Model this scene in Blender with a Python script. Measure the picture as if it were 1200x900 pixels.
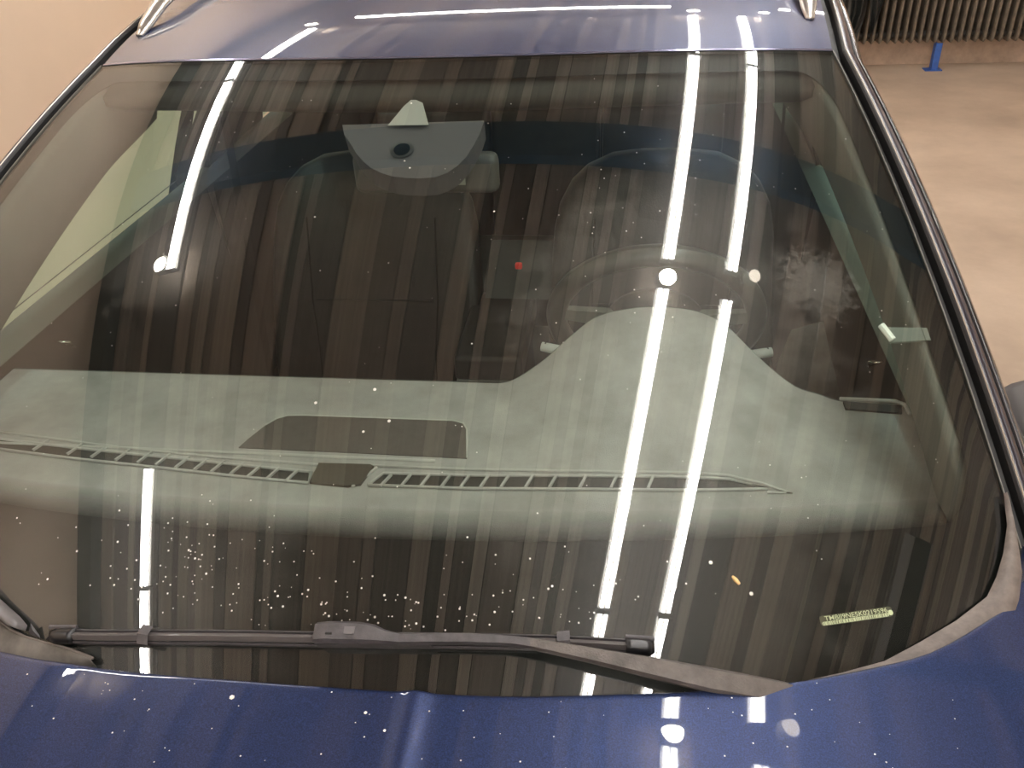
import bpy, bmesh, math, random
from mathutils import Vector, Matrix
random.seed(7)
sc = bpy.context.scene
for o in list(bpy.data.objects): bpy.data.objects.remove(o)

# ---------------------------------------------------------------- camera
cam_d = bpy.data.cameras.new('camera'); cam = bpy.data.objects.new('camera', cam_d)
sc.collection.objects.link(cam); sc.camera = cam
def cam_matrix(loc, yaw, pitch, roll):
    y, p, r = map(math.radians, (yaw, pitch, roll))
    fw = Vector((math.sin(y)*math.cos(p), math.cos(y)*math.cos(p), math.sin(p)))
    rt = Vector((math.cos(y), -math.sin(y), 0)); up = rt.cross(fw)
    r1 = rt*math.cos(r)+up*math.sin(r); u1 = -rt*math.sin(r)+up*math.cos(r)
    m = Matrix.Identity(4)
    for i in range(3): m[i][0] = r1[i]; m[i][1] = u1[i]; m[i][2] = -fw[i]; m[i][3] = loc[i]
    return m
cam.matrix_world = cam_matrix((0.2967, -0.4463, 1.7085), -8.9216, -33.303, -3.236)
cam_d.sensor_width = 36; cam_d.lens = 1007.7054/1200*36; cam_d.clip_start = 0.02; cam_d.clip_end = 60

# ---------------------------------------------------------------- world, exposure
w = bpy.data.worlds.new('world'); sc.world = w; w.use_nodes = True
w.node_tree.nodes['Background'].inputs[0].default_value = (1.0, 0.90, 0.78, 1)
w.node_tree.nodes['Background'].inputs[1].default_value = 0.7
sc.view_settings.view_transform = 'Standard'; sc.view_settings.look = 'None'
sc.view_settings.gamma = 1; sc.view_settings.use_curve_mapping = False
sc.view_settings.exposure = 0.80
TUBE = 27.0      # radiance of the light tubes
LAMP = 60.0

# ---------------------------------------------------------------- materials
MATS = {}
def nt(name):
    m = bpy.data.materials.new(name); m.use_nodes = True
    t = m.node_tree; t.nodes.clear()
    out = t.nodes.new('ShaderNodeOutputMaterial'); MATS[name] = m
    return m, t, out
def N(t, kind, **kw):
    n = t.nodes.new(kind)
    for k, v in kw.items():
        if k in n.inputs: n.inputs[k].default_value = v
        else: setattr(n, k, v)
    return n
def rgba(c): return (c[0], c[1], c[2], 1)
def simple(name, col, rough=.5, metal=0, coat=0, var=0, scale=20, bump=0, bscale=300, emit=0, spec=.5, stretch=(1,1,1), detail=4, col2=None, coat_rough=.03):
    m, t, out = nt(name)
    b = N(t, 'ShaderNodeBsdfPrincipled'); b.inputs['Base Color'].default_value = rgba(col)
    b.inputs['Roughness'].default_value = rough; b.inputs['Metallic'].default_value = metal
    b.inputs['Coat Weight'].default_value = coat; b.inputs['Coat Roughness'].default_value = coat_rough
    b.inputs['Specular IOR Level'].default_value = spec
    tc = N(t, 'ShaderNodeTexCoord'); mp = N(t, 'ShaderNodeMapping'); mp.inputs['Scale'].default_value = stretch
    t.links.new(tc.outputs['Object'], mp.inputs['Vector'])
    if var:
        nz = N(t, 'ShaderNodeTexNoise'); nz.inputs['Scale'].default_value = scale; nz.inputs['Detail'].default_value = detail; nz.inputs['Roughness'].default_value = .6
        t.links.new(mp.outputs[0], nz.inputs['Vector'])
        r = N(t, 'ShaderNodeValToRGB'); r.color_ramp.elements[0].position = .32; r.color_ramp.elements[1].position = .7
        a = [max(0, c*(1-var)) for c in col]; bb = col2 if col2 else [min(1, c*(1+var)) for c in col]
        r.color_ramp.elements[0].color = rgba(a); r.color_ramp.elements[1].color = rgba(bb)
        t.links.new(nz.outputs['Fac'], r.inputs[0]); t.links.new(r.outputs[0], b.inputs['Base Color'])
    if bump:
        n2 = N(t, 'ShaderNodeTexNoise'); n2.inputs['Scale'].default_value = bscale; n2.inputs['Detail'].default_value = 3
        t.links.new(mp.outputs[0], n2.inputs['Vector'])
        bp = N(t, 'ShaderNodeBump'); bp.inputs['Strength'].default_value = bump; bp.inputs['Distance'].default_value = .002
        t.links.new(n2.outputs['Fac'], bp.inputs['Height']); t.links.new(bp.outputs[0], b.inputs['Normal'])
    if emit:
        b.inputs['Emission Color'].default_value = rgba(col); b.inputs['Emission Strength'].default_value = emit
    t.links.new(b.outputs[0], out.inputs[0]); return m
def emissive(name, col, s):
    m, t, out = nt(name); e = N(t, 'ShaderNodeEmission'); e.inputs[0].default_value = rgba(col); e.inputs[1].default_value = s
    t.links.new(e.outputs[0], out.inputs[0]); return m
def glass(name, tint, f0=.085, halo=0.0, halo_rough=.2, dirt=None):
    # a thin pane: Schlick reflection over tinted see-through
    m, t, out = nt(name)
    lw = N(t, 'ShaderNodeLayerWeight'); lw.inputs['Blend'].default_value = .5
    p = N(t, 'ShaderNodeMath', operation='POWER'); p.inputs[1].default_value = 5
    t.links.new(lw.outputs['Facing'], p.inputs[0])
    ma = N(t, 'ShaderNodeMath', operation='MULTIPLY_ADD'); ma.inputs[1].default_value = 1-f0; ma.inputs[2].default_value = f0
    t.links.new(p.outputs[0], ma.inputs[0])
    tr = N(t, 'ShaderNodeBsdfTransparent'); tr.inputs[0].default_value = rgba(tint)
    gl = N(t, 'ShaderNodeBsdfGlossy'); gl.inputs['Roughness'].default_value = 0.0
    mx = N(t, 'ShaderNodeMixShader'); t.links.new(ma.outputs[0], mx.inputs[0]); t.links.new(tr.outputs[0], mx.inputs[1]); t.links.new(gl.outputs[0], mx.inputs[2])
    last = mx.outputs[0]
    if halo:
        g2 = N(t, 'ShaderNodeBsdfGlossy'); g2.inputs['Roughness'].default_value = halo_rough
        m2 = N(t, 'ShaderNodeMixShader'); m2.inputs[0].default_value = halo
        t.links.new(last, m2.inputs[1]); t.links.new(g2.outputs[0], m2.inputs[2]); last = m2.outputs[0]
    if dirt:
        tc = N(t, 'ShaderNodeTexCoord'); total = None
        for (cx, cy, cz, rad, amt, scl) in dirt:
            vd = N(t, 'ShaderNodeVectorMath', operation='DISTANCE'); vd.inputs[1].default_value = (cx, cy, cz)
            t.links.new(tc.outputs['Object'], vd.inputs[0])
            mr = N(t, 'ShaderNodeMapRange'); mr.inputs['From Min'].default_value = rad; mr.inputs['From Max'].default_value = rad*.3
            mr.inputs['To Min'].default_value = 0; mr.inputs['To Max'].default_value = .6
            t.links.new(vd.outputs['Value'], mr.inputs['Value'])
            nz = N(t, 'ShaderNodeTexNoise'); nz.inputs['Scale'].default_value = scl; nz.inputs['Detail'].default_value = 6; nz.inputs['Roughness'].default_value = .7
            t.links.new(tc.outputs['Object'], nz.inputs['Vector'])
            ad = N(t, 'ShaderNodeMath', operation='ADD'); t.links.new(mr.outputs[0], ad.inputs[0]); t.links.new(nz.outputs['Fac'], ad.inputs[1])
            r = N(t, 'ShaderNodeMapRange'); r.inputs['From Min'].default_value = .78; r.inputs['From Max'].default_value = 1.0; r.inputs['To Max'].default_value = amt
            t.links.new(ad.outputs[0], r.inputs['Value'])
            if total is None: total = r.outputs[0]
            else:
                mm = N(t, 'ShaderNodeMath', operation='MAXIMUM'); t.links.new(total, mm.inputs[0]); t.links.new(r.outputs[0], mm.inputs[1]); total = mm.outputs[0]
        # faint overall film
        ml = N(t, 'ShaderNodeMath', operation='ADD'); ml.inputs[1].default_value = .004; t.links.new(total, ml.inputs[0])
        df = N(t, 'ShaderNodeBsdfDiffuse'); df.inputs[0].default_value = (.62, .62, .55, 1)
        m3 = N(t, 'ShaderNodeMixShader'); t.links.new(ml.outputs[0], m3.inputs[0]); t.links.new(last, m3.inputs[1]); t.links.new(df.outputs[0], m3.inputs[2]); last = m3.outputs[0]
    t.links.new(last, out.inputs[0]); return m

# car paint: dark blue base with metal flake under clear coat
def paint():
    m, t, out = nt('blue_paint')
    b = N(t, 'ShaderNodeBsdfPrincipled')
    b.inputs['Metallic'].default_value = .55; b.inputs['Roughness'].default_value = .42
    b.inputs['Coat Weight'].default_value = 1; b.inputs['Coat Roughness'].default_value = .02; b.inputs['Coat IOR'].default_value = 1.5
    tc = N(t, 'ShaderNodeTexCoord')
    v = N(t, 'ShaderNodeTexNoise'); v.inputs['Scale'].default_value = 900; v.inputs['Detail'].default_value = 1
    t.links.new(tc.outputs['Object'], v.inputs['Vector'])
    r = N(t, 'ShaderNodeValToRGB'); r.color_ramp.elements[0].position = .35; r.color_ramp.elements[1].position = .75
    r.color_ramp.elements[0].color = (.008, .017, .060, 1); r.color_ramp.elements[1].color = (.019, .042, .145, 1)
    t.links.new(v.outputs['Fac'], r.inputs[0]); t.links.new(r.outputs[0], b.inputs['Base Color'])
    t.links.new(b.outputs[0], out.inputs[0]); return m
PAINT = paint()
PILLARP = simple('shaded_pillar_paint', (.016, .014, .022), .30, coat=.35, coat_rough=.12)  # same car paint, with the pillar's shade put into a darker base colour
FRIT_C = (.006, .006, .006)
RUBBER = simple('black_rubber', (.008, .008, .008), .6)
GREYRUB = simple('grey_weathered_rubber', (.145, .120, .105), .55, var=.25, scale=60, bump=.2)
GLOSSB = simple('gloss_black_trim', (.012, .011, .012), .12, coat=.6)
EDGE = simple('ground_glass_edge', (.18, .17, .15), .4)
WIPER = simple('wiper_plastic', (.072, .066, .070), .42, var=.25, scale=90, bump=.25, bscale=900)
WIPERD = simple('wiper_dark', (.02, .02, .02), .35)
DASH = simple('soft_dash_plastic', (.345, .325, .31), .75, var=.20, scale=13, bump=.5, bscale=700, detail=8)
DASHL = simple('dash_rim_plastic', (.42, .40, .375), .6)
DASHD = simple('dark_dash_inset', (.095, .078, .070), .7, var=.1, scale=60)
VOID = simple('vent_void', (.03, .027, .023), .8)
CABIN = simple('cabin_plastic', (.022, .020, .018), .55)
CARPET = simple('cabin_carpet', (.012, .011, .010), .95)
LEATHER = simple('dark_leather', (.030, .027, .024), .42, var=.2, scale=14, bump=.3, bscale=260)
SEAM = simple('leather_seam', (.006, .006, .005), .6)
TRIMG = simple('pillar_trim', (.13, .125, .11), .8, var=.1, scale=12)
SILL = simple('door_top_trim', (.10, .105, .085), .6)
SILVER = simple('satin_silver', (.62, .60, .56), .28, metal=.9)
CHROME = simple('chrome', (.8, .8, .78), .12, metal=1)
RED = simple('glowing_red_plastic', (.5, .03, .02), .4, emit=.25)  # belt buckle red, lifted by a glow of its own
SENSOR = simple('sensor_cover_plastic', (.075, .066, .070), .6)
SENSORW = simple('sensor_window', (.31, .30, .28), .5)
LENS = simple('camera_lens', (.004, .004, .004), .08, coat=1)
MIRRB = simple('mirror_back', (.075, .07, .065), .4)
PLATE = simple('plate_olive', (.085, .075, .042), .45, metal=.3)
PLATEP = simple('plate_print', (.80, .76, .52), .5)
DROP = simple('dried_water_spot', (.85, .83, .78), .3, coat=.5)
SEED = simple('seed_scrap', (.75, .50, .22), .5)
TYRE = simple('tyre_rubber', (.015, .015, .015), .8)
HEAD = simple('headliner', (.30, .29, .26), .9)
PORT = [(.46, .18, 1.085, .30, .10, 30)]
WSG = glass('windshield_glass', (.81, .89, .84), f0=.100, halo=.010, halo_rough=.22,
            dirt=[(.50, .50, 1.21, .10, .10, 130), (.35, .42, 1.22, .30, .045, 22), (-.26, .47, 1.25, .14, .035, 40), (-.2, .10, 1.10, .30, .03, 16), (.35, .18, 1.13, .3, .03, 20)])
SIDEG = glass('side_window_glass', (.66, .93, .90), f0=.07)

# ---------------------------------------------------------------- helpers
def link(o): sc.collection.objects.link(o); return o
def mesh_obj(name, verts, faces, mat, parent=None, smooth=False):
    me = bpy.data.meshes.new(name); me.from_pydata([tuple(v) for v in verts], [], faces); me.update()
    if smooth:
        for p in me.polygons: p.use_smooth = True
    o = link(bpy.data.objects.new(name, me)); me.materials.append(mat)
    if parent: o.parent = parent
    return o
class MB:
    def __init__(s): s.v = []; s.f = []
    def add(s, vs, fs):
        n = len(s.v); s.v += [tuple(v) for v in vs]; s.f += [tuple(i+n for i in f) for f in fs]; return s
    def box(s, a, b):
        (x0, y0, z0), (x1, y1, z1) = a, b
        return s.add([(x0,y0,z0),(x1,y0,z0),(x1,y1,z0),(x0,y1,z0),(x0,y0,z1),(x1,y0,z1),(x1,y1,z1),(x0,y1,z1)],
                     [(0,3,2,1),(4,5,6,7),(0,1,5,4),(1,2,6,5),(2,3,7,6),(3,0,4,7)])
    def tube(s, pts, rad, seg=10, close=True, squash=(1, 1), up=Vector((0,0,1))):
        pts = [Vector(p) for p in pts]; rr = rad if hasattr(rad, '__len__') else [rad]*len(pts); rings = []
        for i, p in enumerate(pts):
            d = (pts[min(i+1, len(pts)-1)]-pts[max(i-1, 0)]).normalized()
            u = up if abs(d.dot(up)) < .98 else Vector((1, 0, 0))
            a = d.cross(u).normalized(); b = a.cross(d)
            rings.append([p+a*math.cos(2*math.pi*k/seg)*rr[i]*squash[0]+b*math.sin(2*math.pi*k/seg)*rr[i]*squash[1] for k in range(seg)])
        return s.rings(rings, True, close)
    def rings(s, rings, loop=True, cap=False):
        m = len(rings[0]); vs = [v for r in rings for v in r]; fs = []
        for i in range(len(rings)-1):
            for k in range(m if loop else m-1):
                a = i*m+k; b = i*m+(k+1) % m
                fs.append((a, b, b+m, a+m))
        if cap: fs += [tuple(range(m))[::-1], tuple((len(rings)-1)*m+k for k in range(m))]
        return s.add(vs, fs)
    def build(s, name, mat, parent=None, smooth=False, bevel=0):
        o = mesh_obj(name, s.v, s.f, mat, parent, smooth)
        if bevel:
            md = o.modifiers.new('bevel', 'BEVEL'); md.width = bevel; md.segments = 3; md.limit_method = 'ANGLE'
            for p in o.data.polygons: p.use_smooth = True
            try: o.modifiers.new('wn', 'WEIGHTED_NORMAL')
            except Exception: pass
        return o
def grid(name, f, nu, nv, mat, parent=None, smooth=True, flip=False):
    vs = [f(i/nu, j/nv) for j in range(nv+1) for i in range(nu+1)]; fs = []
    for j in range(nv):
        for i in range(nu):
            a = j*(nu+1)+i; q = (a, a+1, a+nu+2, a+nu+1); fs.append(q[::-1] if flip else q)
    return mesh_obj(name, vs, fs, mat, parent, smooth)
def thing(name, label, cat, loc=(0,0,0), group=None):
    o = link(bpy.data.objects.new(name, None)); o.location = loc; o.empty_display_size = .1
    o['label'] = label; o['category'] = cat
    if group: o['group'] = group
    return o
def tag(o, label, cat, group=None, kind=None):
    o['label'] = label; o['category'] = cat
    if group: o['group'] = group
    if kind: o['kind'] = kind
    return o
def struct(o): o['kind'] = 'structure'; return o
def lerp(a, b, t): return a+(b-a)*t
def sstep(a, b, x):
    t = max(0, min(1, (x-a)/(b-a))); return t*t*(3-2*t)
def interp(x, tab):
    if x <= tab[0][0]: return tab[0][1]
    for (a, b), (c, d) in zip(tab, tab[1:]):
        if x <= c: return b+(d-b)*(x-a)/(c-a)
    return tab[-1][1]
def smooth_interp(x, tab):
    # catmull-rom through the table
    n = len(tab)
    if x <= tab[0][0]: return tab[0][1]
    if x >= tab[-1][0]: return tab[-1][1]
    for i in range(n-1):
        if x <= tab[i+1][0]:
            x0, y0 = tab[i]; x1, y1 = tab[i+1]; h = x1-x0; t = (x-x0)/h
            m0 = (y1-tab[i-1][1])/(x1-tab[i-1][0]) if i > 0 else (y1-y0)/h
            m1 = (tab[i+2][1]-y0)/(tab[i+2][0]-x0) if i < n-2 else (y1-y0)/h
            return (2*t**3-3*t*t+1)*y0+(t**3-2*t*t+t)*h*m0+(-2*t**3+3*t*t)*y1+(t**3-t*t)*h*m1

# ---------------------------------------------------------------- windshield surface (metres, car axis = y, rear = +y)
HW0, HW1, YT, DZ, BY0, BY1, BZ0, BZ1, CV, B4, Z0 = .7099, .5935, .8524, .3581, .2198, .1084, .0120, .0136, .0317, .0128, 1.06
def WS(u, v, off=0.0):
    def f(u, v):
        hw = HW0*(1-v)+HW1*v; by = BY0*(1-v)+BY1*v; bz = BZ0*(1-v)+BZ1*v; s = 4*v*(1-v)
        return Vector((hw*u, YT*v+by*u*u-.5*CV*s, Z0+DZ*v-bz*u*u+.87*CV*s-B4*u**4))
    p = f(u, v)
    if off:
        e = 1e-3; n = (f(u+e, v)-p).cross(f(u, v+e)-p).normalized(); p = p+n*off
    return p
def nrm(u, v):
    e = 1e-3; p = WS(u, v); return (WS(u+e, v)-p).cross(WS(u, v+e)-p).normalized()

# ================================================================= SETTING
FLOORM = simple('concrete_floor', (.52, .40, .30), .62, var=.22, scale=1.6, bump=.6, bscale=25, detail=10, col2=(.60, .475, .36))
WALLM = simple('peach_wall', (.74, .585, .445), .7, var=.03, scale=2)
PLINTH = simple('plinth_plaster', (.50, .38, .29), .8, var=.25, scale=8, bump=.8, bscale=40, detail=8)
BACKM = simple('back_wall_paint', (.60, .47, .36), .8, var=.1, scale=2)
def plane_box(name, a, b, mat): return struct(MB().box(a, b).build(name, mat))
plane_box('floor', (-2.29, -4.0, -.1), (5.6, 6.9, 0), FLOORM)
plane_box('wall_left', (-2.45, -4.0, 0), (-2.29, 6.9, 3.16), WALLM)
plane_box('wall_back', (-2.29, 6.75, 0), (5.6, 6.9, 3.16), BACKM)
plane_box('wall_right', (5.6, -4.0, 0), (5.8, 6.9, 3.16), WALLM)
plane_box('trim_1', (-2.29, 6.69, 0), (5.6, 6.75, .2), PLINTH)
dk = simple('dark_cornice', (.035, .040, .038), .7)
plane_box('trim_2', (-2.29, -4.0, 3.06), (-2.17, 6.75, 3.16), dk)
ceil = plane_box('ceiling', (-2.29, -4.0, 3.20), (5.6, 6.9, 3.3), simple('ceiling_deck', (.10, .08, .06), .8))
# ceiling boards, light and dark by turns
BM = []
for i, c in enumerate([(.66, .58, .49), (.54, .465, .40), (.26, .222, .195), (.60, .515, .44), (.38, .325, .28), (.16, .138, .12)]):
    BM.append(simple('ceiling_board_%s' % 'abcdef'[i], c, .65, var=.26, scale=7, stretch=(7, .03, 1), detail=6))
x = -2.17; k = 0; order = [1, 2, 0, 5, 3, 2, 0, 4, 0, 2, 3, 5, 1, 2, 0, 4]
while x < 5.5:
    wd = random.choice([.05, .07, .10, .13, .18]); wd = min(wd, 5.6-x)
    zz = 3.16+random.choice([0, .006, .015])
    o = MB().box((x+.003, -4.0, zz), (x+wd-.003, 6.75, zz+.03)).build('ceiling_board', BM[order[k % len(order)]], ceil)
    x += wd; k += 1
# dark blue cross beam
bm_ = simple('beam_blue', (.015, .085, .17), .6)
beam = MB().box((-2.17, 1.74, 3.06), (5.6, 1.99, 3.16)).build('trim_3', bm_); struct(beam)

# light fixtures: twin tubes in a slim body
TUBEM = emissive('tube_glow', (1, .97, .945), TUBE); BODYM = simple('fixture_body', (.7, .68, .62), .5)
LAMPM = emissive('lamp_glow', (1, .93, .82), LAMP); LAMPDIM = emissive('lamp_glow_dim', (1, .88, .72), 6.0)
CAPM = simple('tube_cap', (.5, .5, .5), .5)
def tube_light(x, y0, y1, label, group=None, z=3.0, twin=True, across=False):
    L = y1-y0
    if across: t = thing('tube_light', label, 'ceiling light', (y0, x, z), group)   # runs along x
    else: t = thing('tube_light', label, 'ceiling light', (x, y0, z), group)
    ax = (lambda a, b, c: (b, a, c)) if across else (lambda a, b, c: (a, b, c))
    def bx(a, b, name, m):
        p, q = ax(*a), ax(*b); lo = [min(p[i], q[i]) for i in range(3)]; hi = [max(p[i], q[i]) for i in range(3)]
        return MB().box(lo, hi).build(name, m, t)
    bx((-.036, 0, .016), (.036, L, .04), 'housing', BODYM)
    bx((-.006, .1, .04), (.006, .11, .06 if z > 2.9 else .3), 'hanger', BODYM)
    bx((-.006, L-.11, .04), (.006, L-.1, .06), 'hanger', BODYM)
    for sx in ((-.0150, .0150) if twin else (0,)):
        MB().tube([ax(sx, .006, 0), ax(sx, L-.006, 0)], .0105 if twin else .018, 8).build('tube', TUBEM, t)
    for e in (0, L-.006): bx((-.036, e, -.014), (.036, e+.006, .016), 'end_cap', CAPM)
    return t
G = 'tube lights over the car'
for x, nm in ((.79, 'left strip of the close pair mirrored in the windshield'), (1.125, 'right strip of the close pair mirrored in the windshield')):
    tube_light(x, -3.42, -1.955, 'twin tube light nearest the garage front, '+nm.replace(' mirrored in the windshield', ''), G)
    tube_light(x, -1.94, -.475, 'twin tube light mirrored in the hood, '+nm.replace(' mirrored in the windshield', ''), G)
    tube_light(x, -.46, 1.00, 'twin tube light mirrored across the dashboard, '+nm.replace(' mirrored in the windshield', ''), G)
    tube_light(x, 1.14, 2.62, 'twin tube light mirrored above the steering wheel, '+nm.replace(' mirrored in the windshield', ''), G)
    tube_light(x, 2.63, 4.45, 'twin tube light mirrored on the roof panel, '+nm.replace(' mirrored in the windshield', ''), G)
tube_light(-1.68, -.45+.01, .14, 'short twin tube light mirrored low on the windshield above the wiper, left side', G)
tube_light(-1.68, -1.93, -.45, 'twin tube light at left, mirrored just under the wiper blade', G)
tube_light(-1.68, 1.18, 2.62, 'twin tube light at left, mirrored as a curve beside the passenger window', G)
tube_light(-1.68, 2.63, 4.45, 'twin tube light at left, mirrored as an arc on the roof panel', G)
tube_light(4.9, -1.5, .65, 'long tube light mirrored on the roof from left to centre', G, across=True)
tube_light(4.9, 1.42, 2.5, 'short tube light mirrored at the right end of the roof', G, across=True)
for y in (-1.5, .6, 2.7, 4.6):  # unseen tubes added to brighten the floor on the right
    tube_light(4.3, y, y+1.5, 'unseen tube light added over the bare floor right of the car, %s' % {-1.5:'front',.6:'second',2.7:'third',4.6:'rearmost'}[y], G)
for x, nm in ((-.45, 'middle'), (2.2, 'right')):  # unseen tubes added ahead of the car to brighten the dashboard
    tube_light(x, -3.65, -2.15, 'unseen twin tube light added in front of the car, %s of the row by the entrance' % nm, G)
def downlight(x, y, r, m, label, dz=0):
    t = thing('round_lamp', label, 'lamp', (x, y, 3.0+dz), 'round lamps between the tube lights')
    rg = [[(math.cos(a)*rr, math.sin(a)*rr, z) for a in [2*math.pi*i/24 for i in range(24)]] for rr, z in ((r*1.25, .05), (r*1.25, .0), (r*1.02, -.004))]
    MB().rings(rg).build('ring', BODYM, t, True)
    MB().add([(math.cos(2*math.pi*i/24)*r, math.sin(2*math.pi*i/24)*r, .0) for i in range(24)], [tuple(range(24))[::-1]]).build('diffuser', m, t)
    MB().tube([(0, 0, .05), (0, 0, .16-dz)], .006, 8).build('cord', CAPM, t)
downlight(-1.76, 1.235, .043, LAMPM, 'bright round lamp mirrored beside the lower end of the left strip')
downlight(.80, 1.058, .043, LAMPM, 'bright round lamp mirrored in front of the steering wheel')
downlight(1.25, 1.155, .034, LAMPDIM, 'dimmer ringed round lamp mirrored right of the steering wheel')
downlight(-1.76, 4.68, .045, LAMPM, 'round lamp mirrored on the left of the roof panel')
downlight(.80, 4.68, .045, LAMPM, 'round lamp mirrored at the top of the roof above the left tube strip')
downlight(1.30, 4.68, .04, LAMPM, 'round lamp mirrored at the top of the roof above the right tube strip')
# unlit tray
t = thing('cable_tray', 'unlit dark cable tray mirrored beside the chassis number plate', 'tray', (2.94, -1.6, 2.98))
MB().box((-.11, 0, 0), (.11, 1.75, .08)).build('tray_body', dk, t)
MB().box((-.125, 0, -.01), (-.11, 1.75, .08)).build('tray_flange', CAPM, t)
MB().box((.11, 0, -.01), (.125, 1.75, .08)).build('tray_flange', CAPM, t)

# radiator at the back wall
RADM = simple('radiator_iron', (.17, .14, .105), .55, var=.35, scale=14, bump=.4, bscale=80)
rad = thing('radiator', 'long dark cast radiator with vertical columns low on the back wall', 'radiator', (1.70, 6.56, .19))
def fin_rings():
    prof = [(-.006, .0), (-.018, .02), (-.018, .85), (-.008, .88)]
    rg = []
    for hw, z in ((.006, .0), (.0125, .022), (.0125, .84), (.006, .87)):
        d = .055 if z in (.022, .84) else .04
        rg.append([(-hw, -d, z), (-hw*.4, -d-.012, z), (hw*.4, -d-.012, z), (hw, -d, z), (hw, d, z), (-hw, d, z)])
    return rg
f0 = MB().rings(fin_rings(), True, True).build('column', RADM, rad)
nf = 34
for i in range(1, nf):
    c = f0.copy(); link(c); c.parent = rad; c.location = (i*.0555, 0, 0)
MB().tube([(-.01, 0, .05), (nf*.0555, 0, .05)], .026, 10).build('header_pipe', simple('radiator_dark', (.03,.025,.02), .7), rad)
MB().tube([(-.01, 0, .80), (nf*.0555, 0, .80)], .026, 10).build('header_pipe', RADM, rad)
MB().box((-.01, .06, .0), (nf*.0555, .07, .87)).build('shadow_backing', MATS['radiator_dark'], rad)
BLUE = simple('blue_painted_steel', (.04, .12, .42), .5, var=.2, scale=30)
for xx, lb in ((2.505, 'blue painted steel foot under the radiator, by the plinth'), (3.25, 'second blue steel foot under the radiator near the frame edge')):
    st = thing('radiator_stand', lb, 'stand', (xx, 6.50, 0))
    MB().box((-.022, -.01, .006), (.022, .006, .19)).add([], []).build('upright', BLUE, st)
    MB().box((-.022, .006, .006), (-.012, .05, .19)).build('web', BLUE, st)
    MB().box((-.07, -.035, 0), (.05, .05, .006)).build('foot_plate', BLUE, st)
# black bag draped at the left end of the radiator
BAG = simple('black_plastic_film', (.018, .020, .019), .28, bump=.6, bscale=12)
def bagf(u, v):
    z = lerp(.16, 1.25, v); wx = lerp(.10, .30, v**.7)
    fold = math.sin(u*11+v*3)*.03+math.sin(u*23-v*5)*.014
    return (1.78+(u-.5)*wx*1.3+.04*math.sin(v*7), 6.44-.05*math.sin(u*math.pi)+fold, z+(.06*abs(math.sin(u*9)) if v == 0 else 0))
bg = grid('plastic_bag', bagf, 40, 30, BAG); md = bg.modifiers.new('s', 'SOLIDIFY'); md.thickness = .004
tag(bg, 'crumpled black plastic sheet hanging at the left end of the radiator', 'bag')
def bagf2(u, v):
    z = lerp(.30, 1.2, v); wx = lerp(.02, .26, v)
    return (1.97+(u-.5)*wx, 6.30+math.sin(u*8+v*4)*.025, z)
b2 = grid('plastic_bag', bagf2, 24, 20, BAG); md = b2.modifiers.new('s', 'SOLIDIFY'); md.thickness = .004
tag(b2, 'pointed flap of black plastic hanging over the first radiator columns', 'bag')
hs = MB().tube([(1.63, 6.3, 1.4), (1.62, 6.3, .8), (1.66, 6.32, .3), (1.70, 6.35, .02)], .035, 10).build('hose', simple('black_hose', (.02, .018, .016), .5), None, True)
tag(hs, 'thick black hose standing behind the car, left of the plastic sheet', 'hose')

# ================================================================= CAR
car = thing('car', 'dark blue estate car seen over the hood through its windshield', 'car')

# ---- windshield
ws = grid('windshield', lambda a, b: WS(a*2-1, -.10+1.10*b), 72, 60, WSG, car)
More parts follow.
